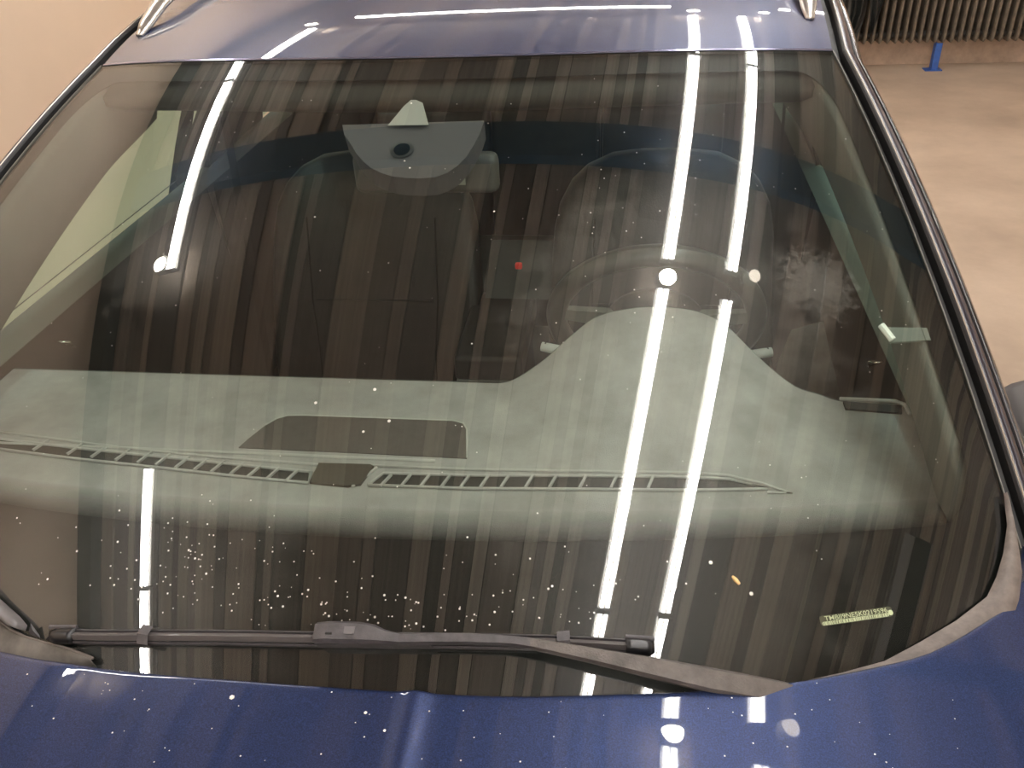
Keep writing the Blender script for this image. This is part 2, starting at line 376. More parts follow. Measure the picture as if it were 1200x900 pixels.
# frit band on the inside of the glass: soft printed edge
def band_material():
    m, t, out = nt('ceramic_band')
    a = N(t, 'ShaderNodeAttribute'); a.attribute_name = 'ink'
    b = N(t, 'ShaderNodeBsdfPrincipled'); b.inputs['Base Color'].default_value = rgba(FRIT_C); b.inputs['Roughness'].default_value = .5; b.inputs['Specular IOR Level'].default_value = .1
    tr = N(t, 'ShaderNodeBsdfTransparent'); mx = N(t, 'ShaderNodeMixShader')
    t.links.new(a.outputs['Fac'], mx.inputs[0]); t.links.new(tr.outputs[0], mx.inputs[1]); t.links.new(b.outputs[0], mx.inputs[2])
    t.links.new(mx.outputs[0], out.inputs[0]); return m
BAND = band_material()
def band():
    # closed strip: outer edge of the glass to the inner printed outline, rings = outer, solid inner, clear inner
    inner = []; outer = []; soft = []
    def add(u, v, uo, vo, s): inner.append((u, v)); outer.append((uo, vo)); soft.append(s)
    n = 40
    vb = lambda u: .172-.085*u*u
    VT, US = .947, .962
    UB, UTC = .895, .88
    # bottom, left to right
    for i in range(n+1):
        u = lerp(-UB, UB, i/n); add(u, vb(u), u*1.0/UB, -.1, .035)
    # right lower corner
    for k in range(1, 10):
        a = k/9*math.pi/2; c = (UB, vb(UB)+.085)
        add(c[0]+(US-c[0])*math.sin(a), c[1]-.085*math.cos(a), 1, lerp(-.1, .2, k/9), .012)
    for i in range(1, n):
        v = lerp(vb(UB)+.085, VT-.13, i/n); add(lerp(US, .957, i/n), v, 1, lerp(.2, VT-.1, i/n), .004)
    for k in range(0, 12):
        a = k/11*math.pi/2; cu, cv_ = UTC, VT-.13
        add(cu+(.957-cu)*math.cos(a), cv_+.13*math.sin(a), 1, lerp(VT-.1, 1, k/11), .004)
    for i in range(1, n):
        u = lerp(UTC, -UTC, i/n); add(u, VT, u/UTC, 1, .004)
    m = len(inner)
    for k in range(0, 12):
        a = (1-k/11)*math.pi/2; cu, cv_ = UTC, VT-.13
        add(-(cu+(.957-cu)*math.cos(a)), cv_+.13*math.sin(a), -1, lerp(1, VT-.1, k/11), .004)
    for i in range(1, n):
        v = lerp(VT-.13, vb(UB)+.085, i/n); add(-lerp(.957, US, i/n), v, -1, lerp(VT-.1, .2, i/n), .004)
    for k in range(0, 9):
        a = (1-k/9)*math.pi/2; c = (UB, vb(UB)+.085)
        add(-(c[0]+(US-c[0])*math.sin(a)), c[1]-.085*math.cos(a), -1, lerp(.2, -.1, k/9), .012)
    K = len(inner); rows = []
    for t_ in [k/12 for k in range(13)]:
        rows.append([WS(lerp(o[0], i[0], t_), lerp(o[1], i[1], t_), -.005) for i, o in zip(inner, outer)])
    clear = []
    for (u, v), s in zip(inner, soft):
        du, dv = -u, .5-v; L = math.hypot(du*.65, dv*.9) or 1
        # move towards the middle of the glass by s
        if s > .02: clear.append(WS(u, v+s, -.005))
        else: clear.append(WS(u+du/L*s, v+dv/L*s, -.005))
    rows.append(clear)
    vs = [p for r in rows for p in r]; fs = []
    for j in range(len(rows)-1):
        for i in range(K):
            a = j*K+i; b = j*K+(i+1) % K; fs.append((a, b, b+K, a+K))
    o = mesh_obj('ceramic_band', vs, fs, BAND, ws, True)
    at = o.data.attributes.new('ink', 'FLOAT', 'POINT')
    for i in range(len(vs)): at.data[i].value = 0.0 if i >= K*(len(rows)-1) else 1.0
band()
# thin ground edge of the glass
for s in (-1, 1):
    pts = [WS(s, v/40, .001) for v in range(2, 41)]
    MB().rings([[p+Vector((-s*.0005, 0, .001)), p+Vector((s*.0007, 0, .0008)), p+Vector((s*.0007, 0, -.003))] for p in pts], False).build('glass_edge', EDGE, ws)
# lower corner fairings: weathered rubber between the glass and the hood
def lower_lip(side, tab, wtab, name, mat, lift=.004):
    a = []; b = []; c = []
    for (u, v), w_ in zip(tab, wtab):
        p = WS(u, v, lift); d = Vector((side*w_*.55, -w_*.8, -w_*.25))
        a.append(p); b.append(p+d*.35+Vector((0, 0, .006))); c.append(p+d)
    rows = [[a[i], b[i], c[i], c[i]-Vector((0, 0, .03))] for i in range(len(a))]
    return MB().rings(rows, False).build(name, mat, car, True)
TAB = [(.995, .12), (.985, .082), (.9654, .0516), (.945, .029), (.9228, .0117), (.8692, -.0018), (.8124, -.0113), (.76, -.019), (.70, -.0185), (.645, -.017), (.55, -.016)]
WT = [.008, .013, .024, .028, .030, .032, .034, .032, .026, .018, .012]
lower_lip(1, TAB, WT, 'corner_fairing', GREYRUB)
lower_lip(-1, [(-u, v) for u, v in TAB], WT, 'corner_fairing', GREYRUB)

# ---- sensor cover behind the glass
so = [(-.163, .828), (-.150, .805), (-.125, .781), (-.105, .76), (-.083, .742), (-.062, .728), (-.038, .718), (-.01, .710), (.019, .707), (.05, .706), (.08, .708), (.102, .717), (.12, .731), (.136, .752), (.147, .778), (.156, .806), (.160, .835)]
def slab_on_glass(outline, o1, o2, name, mat, parent):
    a = [WS(u, v, o1) for u, v in outline]; b = [WS(u, v, o2) for u, v in outline]; m = len(a)
    fs = [tuple(range(m)), tuple(range(m, 2*m))[::-1]]+[(i, (i+1) % m, m+(i+1) % m, m+i) for i in range(m)]
    return mesh_obj(name, a+b, fs, mat, parent)
slab_on_glass(so[::-1], -.006, -.035, 'sensor_cover', SENSOR, ws)
slab_on_glass([(-.052, .820), (-.030, .868), (-.018, .884), (-.006, .884), (.012, .876), (.040, .820)], -.0015, -.0022, 'sensor_window', SENSORW, ws)
slab_on_glass([(-.006+.0175*math.cos(a), .767+.013*math.sin(a)) for a in [i*2*math.pi/20 for i in range(20)]], -.0035, -.005, 'camera_lens', LENS, ws)
slab_on_glass([(-.006+.0135*math.cos(a)*1.9, .767+.013*math.sin(a)*1.35) for a in [i*2*math.pi/20 for i in range(20)]], -.0048, -.0055, 'lens_surround', simple('lens_surround', (.035,.035,.037), .4), ws)
# ---- chassis number plate
vin = [(.689, .042), (.789, .034), (.792, .028), (.789, .023), (.693, .030), (.687, .034)]
p00, p10, p01 = WS(.6895, .0315, -.0025), WS(.790, .0225, -.0025), WS(.6885, .0425, -.0025)
ex = (p10-p00); Lx = ex.length; ex.normalize(); nn = nrm(.74, .035); ey = nn.cross(ex).normalized(); Hy = (p01-p00).dot(ey)
pm = Matrix.Identity(4)
for i in range(3): pm[i][0] = ex[i]; pm[i][1] = ey[i]; pm[i][2] = nn[i]; pm[i][3] = p00[i]
def flatshape(pts, name, mat, z=0, th=.0006):
    m = len(pts); o = mesh_obj(name, [(x, y, z) for x, y in pts]+[(x, y, z-th) for x, y in pts], [tuple(range(m)), tuple(range(m, 2*m))[::-1]]+[(i, m+i, m+(i+1) % m, (i+1) % m) for i in range(m)], mat, ws)
    o.matrix_local = pm; return o
def rounded(x0, y0, x1, y1, r, n=5):
    P = []
    for cx, cy, a0 in ((x1-r, y0+r, -90), (x1-r, y1-r, 0), (x0+r, y1-r, 90), (x0+r, y0+r, 180)):
        for k in range(n+1):
            a = math.radians(a0+90*k/n); P.append((cx+r*math.cos(a), cy+r*math.sin(a)))
    return P
flatshape(rounded(0, 0, Lx, Hy, Hy*.3), 'number_plate', PLATE)
bars = MB(); xx = Hy*.15; flatshape(rounded(Hy*.12, Hy*.05, Lx*.94, Hy*.40, Hy*.16), 'barcode_strip', PLATEP, .0002, .0002)
while xx < Lx*.93:
    wv = random.choice([.0004, .0007, .0011]); bars.box((xx, Hy*.07, .0003), (xx+wv*.55, Hy*.36, .0005)); xx += wv+random.choice([.0008, .0013, .002])
bo = bars.build('barcode', PLATE, ws); bo.matrix_local = pm; bo['kind'] = 'stuff'
cu = bpy.data.curves.new('plate_lettering', 'FONT'); cu.body = 'TMBJJ9NE5K0219596'; cu.size = 1; cu.extrude = 0; cu.offset = .008
cu.materials.append(PLATEP); tx = link(bpy.data.objects.new('plate_lettering', cu)); bpy.context.view_layer.update()
wt = max(tx.dimensions.x, .01)
me_t = bpy.data.meshes.new_from_object(tx.evaluated_get(bpy.context.evaluated_depsgraph_get())); bpy.data.objects.remove(tx)
me_t.name = 'plate_lettering'; tx = link(bpy.data.objects.new('plate_lettering', me_t)); tx.parent = ws
s_ = Lx*.87/wt; tx.matrix_local = pm @ Matrix.Translation((Lx*.06, Hy*.46, .0006)) @ Matrix.Diagonal((s_, Hy*.66, 1, 1))
flatshape([(Lx*.965+.0025*math.cos(a), Hy*.38+.0025*math.sin(a)) for a in [i*math.pi/6 for i in range(12)]], 'rivet', PLATEP, .0008)

# ---- hood
YE = [(0, .004), (.12, .005), (.21, .011), (.282, .022), (.354, .035), (.428, .053), (.473, .067), (.533, .090), (.579, .112), (.635, .154), (.682, .198), (.70, .235), (.72, .28), (.735, .33), (.75, .39), (.80, .47)]
def ye(x): return smooth_interp(abs(x), YE)
def hood_z(x, y):
    z = 1.09-.11*x*x+.06*(min(y, .1)-.0)
    r = lambda c, a, b, h: h*max(0, 1-(abs(x-c)/(a if x < c else b)))
    yy = sstep(-.9, -.1, y)
    z += .0035*math.exp(-((x-.128)/.012)**2)+.0022*sstep(.0, .13, x)*(1-sstep(.13, .45, x))
    z += .0016*math.exp(-((x+.200)/.035)**2)
    f = max(0, -y-.55); z -= .35*f*f
    if abs(x) > .70: z -= .6*(abs(x)-.70)**2
    return z
XS = sorted(set([round(-.80+i*.02, 4) for i in range(81)]+[round(c+i*.003, 4) for c in (.128, -.2) for i in range(-12, 13)]))
def hoodgrid():
    ny = 40; vs = []; fs = []; nx = len(XS)
    for j in range(ny+2):
        for x in XS:
            y1 = ye(x)
            if j == 0: p = (x, y1-.001, hood_z(x, y1)-.022)
            else:
                t_ = (0, .0012, .003, .006)[j-1] if j < 5 else .006+(1-.006)*(j-4)/(ny-3); y = lerp(y1, -1.12+.25*x*x, t_); z = hood_z(x, y)-(.0022, .0008, .0002, 0)[min(j-1, 3)]
                p = (x, y, z)
            vs.append(p)
    for j in range(ny+1):
        for i in range(nx-1):
            a = j*nx+i; fs.append((a, a+nx, a+nx+1, a+1))
    return mesh_obj('hood', vs, fs, PAINT, car, True)
hood = hoodgrid()
# cowl tray below the glass
grid('cowl_tray', lambda a, b: (lerp(-.74, .74, a), lerp(-.10, .30, b)+.2*(2*a-1)**2-.05, .965+.0*b), 20, 4, WIPERD, car)
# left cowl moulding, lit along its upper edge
lt = [(-.62, .075), (-.55, .052), (-.50, .040), (-.455, .0315), (-.4273, .0284), (-.4008, .0236), (-.3765, .0215), (-.3475, .0215), (-.3197, .0222), (-.2983, .0216), (-.2768, .0200), (-.262, .0185)]
rows = []
for i, (u, v) in enumerate(lt):
    w_ = .048*(1-i/(len(lt)-1))**.75+.001
    p = WS(u, v, .006); rows.append([WS(u, v, .001), p, p+Vector((0, -.004, .003)), p+Vector((-.2*w_, -w_, -.012))])
MB().rings(rows, False).build('cowl_moulding', simple('cowl_grey', (.12, .105, .09), .6, var=.3, scale=50), car, True)
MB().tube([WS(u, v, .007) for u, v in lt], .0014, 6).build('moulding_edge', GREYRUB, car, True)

# ---- roof
def roof_pt(u, d, off=0):
    b = WS(u, 1.0); y = b.y+.004+d*(1-.035*u*u)
    z = b.z+.060*(1-math.exp(-d/.30))-.010*max(0, d-.6)**2*3.0+.004*abs(u)**5*min(1, d*3)
    x = (HW1+.030*min(1, d/.5)*1.0)*u
    return Vector((x, y, z+off))
grid('roof_panel', lambda a, b: roof_pt(a*2-1, 2.05*b**1.5), 60, 50, PAINT, car, flip=False)
MB().rings([[WS(u/20-1, 1.0, .001), WS(u/20-1, 1.0)+Vector((0, .004, -.006)), roof_pt(u/20-1, 0)+Vector((0, .001, 0))] for u in range(0, 41)], False).build('roof_seam', RUBBER, car)
MB().rings([[roof_pt(u/20-1, 0)+Vector((0, .0005, .0006)), roof_pt(u/20-1, .004)+Vector((0, 0, .0012))] for u in range(0, 41)], False).build('roof_lip', simple('polished_edge', (.30, .29, .42), .15, metal=.8), car)
# header under the roof front (headliner)
grid('headliner', lambda a, b: roof_pt((a*2-1)*.97, 1.95*b, -.035)+Vector((0, .01, 0)), 20, 20, HEAD, car)

def hd(u, k):
    p = WS(u, 1.0, -.010)
    return [p, WS(u, .95, -.012), WS(u, .918, -.016), WS(u, .912, -.03), WS(u, .95, -.06)][k]
MB().rings([[hd(i/20-1, k) for k in range(5)] for i in range(1, 40)], False).build('header_trim', simple('header_trim', (.022, .021, .018), .8), car, True)

# ---- pillar / roof edge path
def edge_path(s):
    P = [WS(s, v/30) for v in range(2, 31)]
    for d in [.04, .1, .2, .35, .5, .75, 1.0, 1.3, 1.6, 1.9]: P.append(roof_pt(s, d))
    return P
def loft_side(s, prof, name, mat, smooth=False, i0=0, i1=None):
    path = edge_path(s)[i0:i1]
    rows = [[p+Vector((s*dx, 0, dz)) for dx, dz in prof] for p in path]
    return MB().rings(rows if s > 0 else [r[::-1] for r in rows], False).build(name, mat, car, smooth)
for s in (-1, 1):
    loft_side(s, [(.001, -.003), (.003, -.014), (.013, -.014), (.0145, -.001), (.0165, .002)], 'glass_seal', RUBBER)
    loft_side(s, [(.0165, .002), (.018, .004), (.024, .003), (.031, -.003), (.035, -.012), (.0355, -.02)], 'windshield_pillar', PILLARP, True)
    loft_side(s, [(.0345, -.018), (.036, -.009), (.040, -.009), (.046, -.016), (.050, -.030), (.052, -.045)], 'door_frame', GLOSSB, True)
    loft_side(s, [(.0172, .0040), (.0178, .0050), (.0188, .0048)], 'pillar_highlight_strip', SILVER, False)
    # interior pillar trim
    rows = []
    for v in range(3, 31):
        v_ = v/30; p = WS(s*(.955-.03*sstep(.8, 1, v_)), v_, -.008); wv = lerp(.05, .045, v_)
        rows.append([WS(s*1.0, v_, -.010), p, p+Vector((-s*.006, .006, -.012)), p+Vector((-s*lerp(.004, .018, v_), wv*lerp(.5, 1, v_), -lerp(.045, .072, v_))), p+Vector((s*.02, wv+.05, -.11))])
    MB().rings(rows if s < 0 else [r[::-1] for r in rows], False).build('pillar_trim', TRIMG, car, True)
    # roof rail
    rp = [roof_pt(s*.90, .06+.02*i, .001) for i in range(0, 2)]
    rp = [roof_pt(s*.955, d, h) for d, h in ((.12, .002), (.16, .010), (.22, .020), (.30, .028), (.6, .032), (1.0, .032), (1.4, .030), (1.5, .02), (1.58, .002))]
    MB().tube(rp, [.006, .011, .013, .014, .014, .014, .014, .012, .006], 12, squash=(1.2, .8)).build('roof_rail', SILVER, car, True)
# ---- sides
def up_pt(s, y):
    path = edge_path(s); P = None
    for a, b in zip(path, path[1:]):
        if a.y <= y <= b.y:
            t_ = (y-a.y)/(b.y-a.y); P = a.lerp(b, t_); break
    if P is None: P = path[0] if y < path[0].y else path[-1]
    return Vector((P.x+s*.051, y, P.z-.044))
def belt_pt(s, y): return Vector((s*(.775-.03*max(0, y-2.2)), y, 1.005+.012*max(0, y-1)))
def side_strip(s, y0, y1, name, mat, parent=car, n=14, inset=0.0, lo=0.0, hi=1.0, l0=0, l1=0):
    def f(a, b):
        y = lerp(y0+l0*b, y1+l1*b, a); p = belt_pt(s, y); q = up_pt(s, y); t_ = lerp(lo, hi, b)
        r = p.lerp(q, t_); r.x += s*(.018*math.sin(t_*math.pi)-inset); return r
    return grid(name, f, n, 8, mat, parent, flip=(s < 0))
for s in (-1, 1):
    side_strip(s, .34, .50, 'mirror_triangle', GLOSSB)
    d = side_strip(s, .50, 1.36, 'front_side_window', SIDEG, l1=.27)
    side_strip(s, 1.36, 1.46, 'door_pillar', GLOSSB, n=4, l0=.27, l1=.22)
    side_strip(s, 1.46, 2.20, 'rear_side_window', SIDEG, l0=.22)
    side_strip(s, 2.20, 2.28, 'rear_pillar', GLOSSB, n=4)
    side_strip(s, 2.28, 2.86, 'quarter_window', SIDEG)
    # inner door pillar
    MB().rings([[(s*.64, 1.64, 1.38), (s*.60, 1.68, 1.38), (s*.625, 1.76, 1.38)], [(s*.74, 1.35, 1.06), (s*.69, 1.42, 1.06), (s*.70, 1.80, 1.06)], [(s*.715, 1.33, .6), (s*.69, 1.42, .6), (s*.715, 1.80, .6)]], False).build('inner_door_pillar', CABIN, car)
    # seat belt
    MB().rings([[(s*.60, 1.36, 1.25), (s*.60, 1.40, 1.25)], [(s*.62, 1.37, .9), (s*.62, 1.41, .9)], [(s*.66, 1.40, .45), (s*.66, 1.44, .45)]], False).build('seat_belt', SEAM, car)
    # body side
    prof = [(.775, 1.005), (.80, .985), (.845, .955), (.872, .90), (.888, .80), (.895, .68), (.897, .55), (.89, .42), (.875, .32), (.86, .24), (.80, .20)]
    def bs(a, b, s=s):
        y = lerp(-1.10, 3.30, a); k = b*(len(prof)-1); i = min(int(k), len(prof)-2); t_ = k-i
        x = lerp(prof[i][0], prof[i+1][0], t_); z = lerp(prof[i][1], prof[i+1][1], t_)
        tf = sstep(-1.1, -.6, y); tr_ = 1-sstep(2.8, 3.3, y); x *= lerp(.80, 1, tf)*lerp(.88, 1, tr_)
        if y < .35 and z > .9: z = min(z, hood_z(.80, min(y, .3))-.0+(z-1.005)*1.0+.004)
        if y < -.55: z -= .5*(y+.55)**2*max(0, (z-.5))*1.2
        return (s*x, y, z)
    grid('body_side', bs, 90, 40, PAINT, car, flip=(s > 0))
    # fender top between hood and pillar foot
    grid('fender_top', lambda a, b, s=s: (s*lerp(.742+.04*0, .792, a), lerp(.22, .52, b), lerp(1.045, 1.0, a)+lerp(0, .02, b)*(1-a)), 6, 10, PAINT, car, flip=(s < 0))
    # doors: shut lines, handles, mirror
    for yy in (.42, 1.39, 2.25):
        MB().rings([[(s*(px*(1)+.001), yy, pz), (s*(px+.001), yy+.005, pz)] for px, pz in prof[1:]], False).build('door_gap', RUBBER, car)
    for yy in (1.15, 2.05):
        MB().tube([(s*.875, yy, .88), (s*.91, yy+.03, .885), (s*.91, yy+.16, .885), (s*.875, yy+.19, .88)], .012, 8).build('door_handle', PAINT, car, True)
    # inner door: panel, top sill and pull
    grid('door_panel', lambda a, b, s=s: (s*lerp(.70, .66, b**2*(1-b)*3), lerp(.50, 2.9, a), lerp(1.055, .42, b)), 12, 10, CABIN, car, flip=(s > 0))
    grid('door_sill_trim', lambda a, b, s=s: (s*lerp(.772, .672, b), lerp(.44, 2.9, a), lerp(1.012, 1.060, min(1, b*1.4))-.03*max(0, b-.8)*5), 12, 8, SILL, car, flip=(s < 0))
    MB().rings([[(s*.718, y, 1.064), (s*.708, y, 1.068)] for y in (.5, 1.3)], False).build('window_wiper_seal', RUBBER, car)
    dh = MB().tube([(s*.69, .735, .985), (s*.675, .745, .975), (s*.680, .765, .955)], [.002, .005, .002], 8).build('inner_door_handle', CHROME, car, True)
    # mirror
    mo = MB()
    rg = []
    for k, (yy, sx, sz) in enumerate(((.52, .35, .4), (.53, .75, .8), (.56, 1, 1), (.64, 1.02, 1.02), (.66, .98, .96))):
        rg.append([(s*(.995+.125*sx*math.copysign(abs(math.cos(a))**.6, math.cos(a))), yy+.10, .885+.066*sz*math.copysign(abs(math.sin(a))**.7, math.sin(a))) for a in [2*math.pi*i/24 for i in range(24)]])
    mo.rings(rg, True, True).build('door_mirror', WIPERD if False else simple('mirror_shell', (.10, .09, .085), .6) if s < 0 else MATS['mirror_shell'], car, True)
    MB().tube([(s*.78, .56, .96), (s*.92, .66, .87)], [.03, .022], 10).build('mirror_foot', WIPERD, car, True)
# rear end and underbody
MB().rings([[(x, 2.86, 1.34), (x, 3.15, 1.02)] for x in (-.58, -.3, 0, .3, .58)], False).build('rear_window', SIDEG, car)
grid('tailgate', lambda a, b: (lerp(-.79, .79, a), 3.15+.14*math.sin(b*2.2)-.12*(2*a-1)**4, lerp(1.02, .24, b)), 16, 10, PAINT, car)
grid('front_bumper', lambda a, b: (lerp(-.72, .72, a), -1.12+.28*(2*a-1)**2-.10*math.sin(b*2.8), lerp(hood_z(.0, -1.1)-.08*(2*a-1)**2, .2, b)), 20, 10, PAINT, car, flip=True)
grid('radiator_grille', lambda a, b: (lerp(-.38, .38, a), -1.135+.28*(.76*(2*a-1)*.5)**2-.10*math.sin((.15+.3*b)*2.8)-.012, lerp(.80, .58, b)), 8, 4, GLOSSB, car, flip=True)
MB().box((-.80, -1.0, .18), (.80, 3.2, .30)).build('underbody', WIPERD, car)
for s in (-1, 1):
    for yy in (-.42, 2.26):
        tp = [(s*.72, r, z) for r, z in ()]
        rg = [[(s*xw, yy+math.cos(a)*r, .32+math.sin(a)*r) for a in [2*math.pi*i/36 for i in range(36)]] for xw, r in ((.70, .28), (.70, .31), (.72, .32), (.895, .32), (.912, .305), (.912, .24))]
        wh = MB().rings(rg, True, True).build('wheel', TYRE, car, True)
        rg = [[(s*xw, yy+math.cos(a)*r, .32+math.sin(a)*r) for a in [2*math.pi*i/36 for i in range(36)]] for xw, r in ((.914, .235), (.918, .215), (.88, .20), (.88, .06), (.916, .05))]
        MB().rings(rg, True, True).build('rim', SILVER, wh, True)
        for k in range(5):
            a = k*2*math.pi/5; c, sn = math.cos(a), math.sin(a)
            MB().add([(s*.915, yy+c*r-sn*w_, .32+sn*r+c*w_) for r, w_ in ((.04, -.03), (.04, .03), (.215, .018), (.215, -.018))]+[(s*.895, yy+c*r-sn*w_, .32+sn*r+c*w_) for r, w_ in ((.04, -.03), (.04, .03), (.215, .018), (.215, -.018))],
                     [(0,1,2,3), (7,6,5,4), (0,4,5,1), (1,5,6,2), (2,6,7,3), (3,7,4,0)]).build('spoke', SILVER, wh)

# ---- dashboard
BIN = [(.06, 0), (.11, .0), (.135, .07), (.174, .31), (.21, .585), (.248, .845), (.298, .965), (.348, 1.0), (.404, .95), (.444, .80), (.479, .52), (.51, .275), (.541, .07), (.565, 0), (.60, 0)]
def bump(x): return max(0, smooth_interp(x, BIN)) if .06 < x < .6 else 0
def dash_rear(x): return .620+.138*bump(x)-(.02*sstep(.56, .60, x) if x > 0 else 0)
def dash_z(x, y):
    k = bump(x); r = sstep(.42, .72, y)
    z = 1.0+.06*k*r
    # soft shoulder falling to the glass
    yf = .325+.03*(x/.6)**2
    if y < yf: z -= 1.4*(yf-y)**2*6
    return max(z, .90)
dd = grid('dashboard', lambda a, b: (lambda x: (lambda y: (x, y, dash_z(x, y)))(lerp(.13+.12*(x/.65)**2, dash_rear(x), b)))(lerp(-.688, .688, a)), 150, 70, DASH, car)
# rounded rear lip and the face below it
def lip(a, b):
    x = lerp(-.688, .688, a); y = dash_rear(x); z = dash_z(x, y)
    if b < .3: an = b/.3*math.pi/2; return (x, y+.010*math.sin(an), z-.010*(1-math.cos(an)))
    t_ = (b-.3)/.7; return (x, y+.010+.03*t_-.12*t_*t_, z-.010-.36*t_)
grid('dash_face', lip, 150, 12, CABIN, car)
for s in (-1, 1):
    MB().rings([[(s*.688, y, dash_z(s*.688, y)), (s*.695, y, .93)] for y in (.33, .42, .5, .6)], False).build('dash_end', CABIN, dd)
# inset pad on top of the centre of the dash
pad = [(-.229, .439), (-.222, .462), (-.210, .492), (-.200, .508), (-.186, .517), (-.16, .519), (.058, .519), (.074, .513), (.081, .500), (.092, .436), (-.07, .438)]
def flat(pts, z, th, name, mat, parent):
    m = len(pts); return mesh_obj(name, [(x, y, z) for x, y in pts]+[(x, y, z-th) for x, y in pts], [tuple(range(m))[::-1], tuple(range(m, 2*m))]+[(i, (i+1) % m, m+(i+1) % m, m+i) for i in range(m)], mat, parent)
flat(pad, 1.0012, .002, 'dash_inset', DASHD, dd)
MB().tube([(x, y+.001, 1.001) for x, y in pad[2:10]], .0016, 6).build('inset_rim', DASHL, dd, True)
# raised line behind the vent
MB().tube([(x/20, .428+.012*(x/12)**2*0+.0, 1.0005) for x in range(-12, 2)], .002, 6, squash=(1.6, 1)).build('dash_ridge', DASHL, dd, True)
# windshield vents: dark slot, light frame, single slats
def vent(outer, name, slats, wpar):
    v_ = flat(outer, 1.0010, .002, name, VOID, dd)
    loop = outer+[outer[0]]
    MB().tube([(x, y, 1.0018) for x, y in loop], .0022, 6).build('vent_frame', DASHL, dd, True)
    for x in slats:
        yc = wpar(x); lean = .006
        MB().box((-.0016, -.013, 0), (.0016, .013, .003)).build('vent_slat', DASHL, dd).matrix_local = Matrix.Translation((x, yc, 1.0012)) @ Matrix.Rotation(-.28 if x > 0 else -.35, 4, 'Z')
vr_c = lambda x: .382+.030*(x-.0)/.47*.9
vent([(-.026, .372), (.10, .374), (.25, .383), (.38, .390), (.475, .399), (.43, .415), (.36, .415), (.25, .409), (.1, .400), (-.012, .397)][::1], 'defrost_vent', (-.005, .021, .046, .073, .098, .123, .149, .180, .210, .248, .287, .333, .385), vr_c)
vent([(-.106, .371), (-.2, .377), (-.32, .388), (-.45, .399), (-.60, .416), (-.59, .436), (-.45, .421), (-.32, .410), (-.2, .400), (-.110, .393)][::-1], 'defrost_vent', (-.132, -.159, -.186, -.212, -.240, -.265, -.293, -.323, -.351, -.385, -.423, -.461, -.516), lambda x: .381+.045*(abs(x)-.108)/.42)
# outer light line above the vents
MB().tube([(-.10, .409, 1.001), (-.25, .416, 1.001), (-.40, .428, 1.001), (-.55, .447, 1.001), (-.60, .452, 1.001)], .0022, 6).build('vent_border', DASHL, dd, True)
MB().tube([(-.03, .412, 1.001), (.1, .413, 1.001), (.25, .419, 1.001), (.38, .425, 1.001), (.43, .423, 1.001), (.47, .410, 1.001), (.503, .394, 1.001), (.475, .393, 1.001)], .0022, 6).build('vent_border', DASHL, dd, True)
# light sensor plaque between the vents
flat([(-.104, .371), (-.052, .367), (-.036, .372), (-.028, .408), (-.034, .412), (-.104, .410)], 1.004, .006, 'sensor_plaque', simple('plaque_brown', (.06, .050, .038), .5), dd)
MB().tube([(-.046, .367, 1.002), (-.024, .408, 1.002)], .002, 6).build('plaque_rim', DASHL, dd)
# side demister vent by the driver's door
flat([(.602, .578), (.675, .572), (.679, .590), (.602, .596)], 1.003, .005, 'side_vent', VOID, dd)
MB().tube([(.598, .600, 1.004), (.672, .598, 1.004), (.683, .590, 1.004), (.684, .568, 1.004)], .003, 6).build('side_vent_frame', DASHL, dd, True)

# ---- wheel, stalks
wc = Vector((.347, .925, .945)); upd = Vector((0, -.42, .908)).normalized(); rtd = Vector((1, 0, 0)); nw = rtd.cross(upd)
sw = grid('steering_wheel', lambda a, b: wc+(rtd*math.cos(2*math.pi*a)+upd*math.sin(2*math.pi*a))*(.176+.019*math.cos(2*math.pi*b))+nw*.019*math.sin(2*math.pi*b), 64, 12, simple('wheel_leather', (.065, .062, .055), .28, coat=.3), car, flip=True)
rg = []
for k, r in ((-.03, .05), (-.02, .075), (.0, .085), (.03, .06)):
    rg.append([wc+(rtd*math.cos(a)*r*1.1+upd*(math.sin(a)*r-.01))+nw*k for a in [2*math.pi*i/24 for i in range(24)]])
MB().rings(rg, True, True).build('wheel_hub', CABIN, sw, True)
for a in (8, 172, 270):
    ar = math.radians(a); d = rtd*math.cos(ar)+upd*math.sin(ar); e = rtd*-math.sin(ar)+upd*math.cos(ar)
    w0 = .022
    MB().add([wc+d*.07+e*w0, wc+d*.07-e*w0, wc+d*.172-e*.014, wc+d*.172+e*.014, wc+d*.07+e*w0+nw*.012, wc+d*.07-e*w0+nw*.012, wc+d*.172-e*.014+nw*.01, wc+d*.172+e*.014+nw*.01],
             [(0,1,2,3), (7,6,5,4), (0,4,5,1), (1,5,6,2), (2,6,7,3), (3,7,4,0)]).build('wheel_spoke', CABIN if a == 270 else simple('spoke_grey', (.22,.22,.19), .4) if a == 8 else MATS['spoke_grey'], sw)
for s in (-1, 1):
    a = Vector((.347+s*.10, .83, .900)); b = Vector((.347+s*.193, .85, .928))
    st = MB().tube([a, b], [.011, .009], 10).build('column_stalk', CABIN, car, True)
    MB().tube([b-Vector((s*.030, .008, .003)), b+Vector((s*.004, 0, 0))], [.0095, .0085], 10).build('stalk_tip', simple('stalk_tip_grey', (.75, .74, .70), .35), st, True)
MB().tube([(.347, .62, .88), wc-nw*(-.0)+Vector((0, 0, -.01))], [.05, .04], 12).build('steering_column', CABIN, car, True)

# ---- interior mirror
im = MB().box((-.108, .735, 1.252), (.108, .762, 1.312)).build('interior_mirror', MIRRB, car, bevel=.012)
MB().tube([(0, .74, 1.29), (0, .70, 1.345)], .010, 10).build('mirror_stem', MIRRB, im, True)
MB().box((.046, .7335, 1.268), (.060, .735, 1.282)).build('mirror_sticker', simple('sticker', (.32, .32, .28), .6), im)

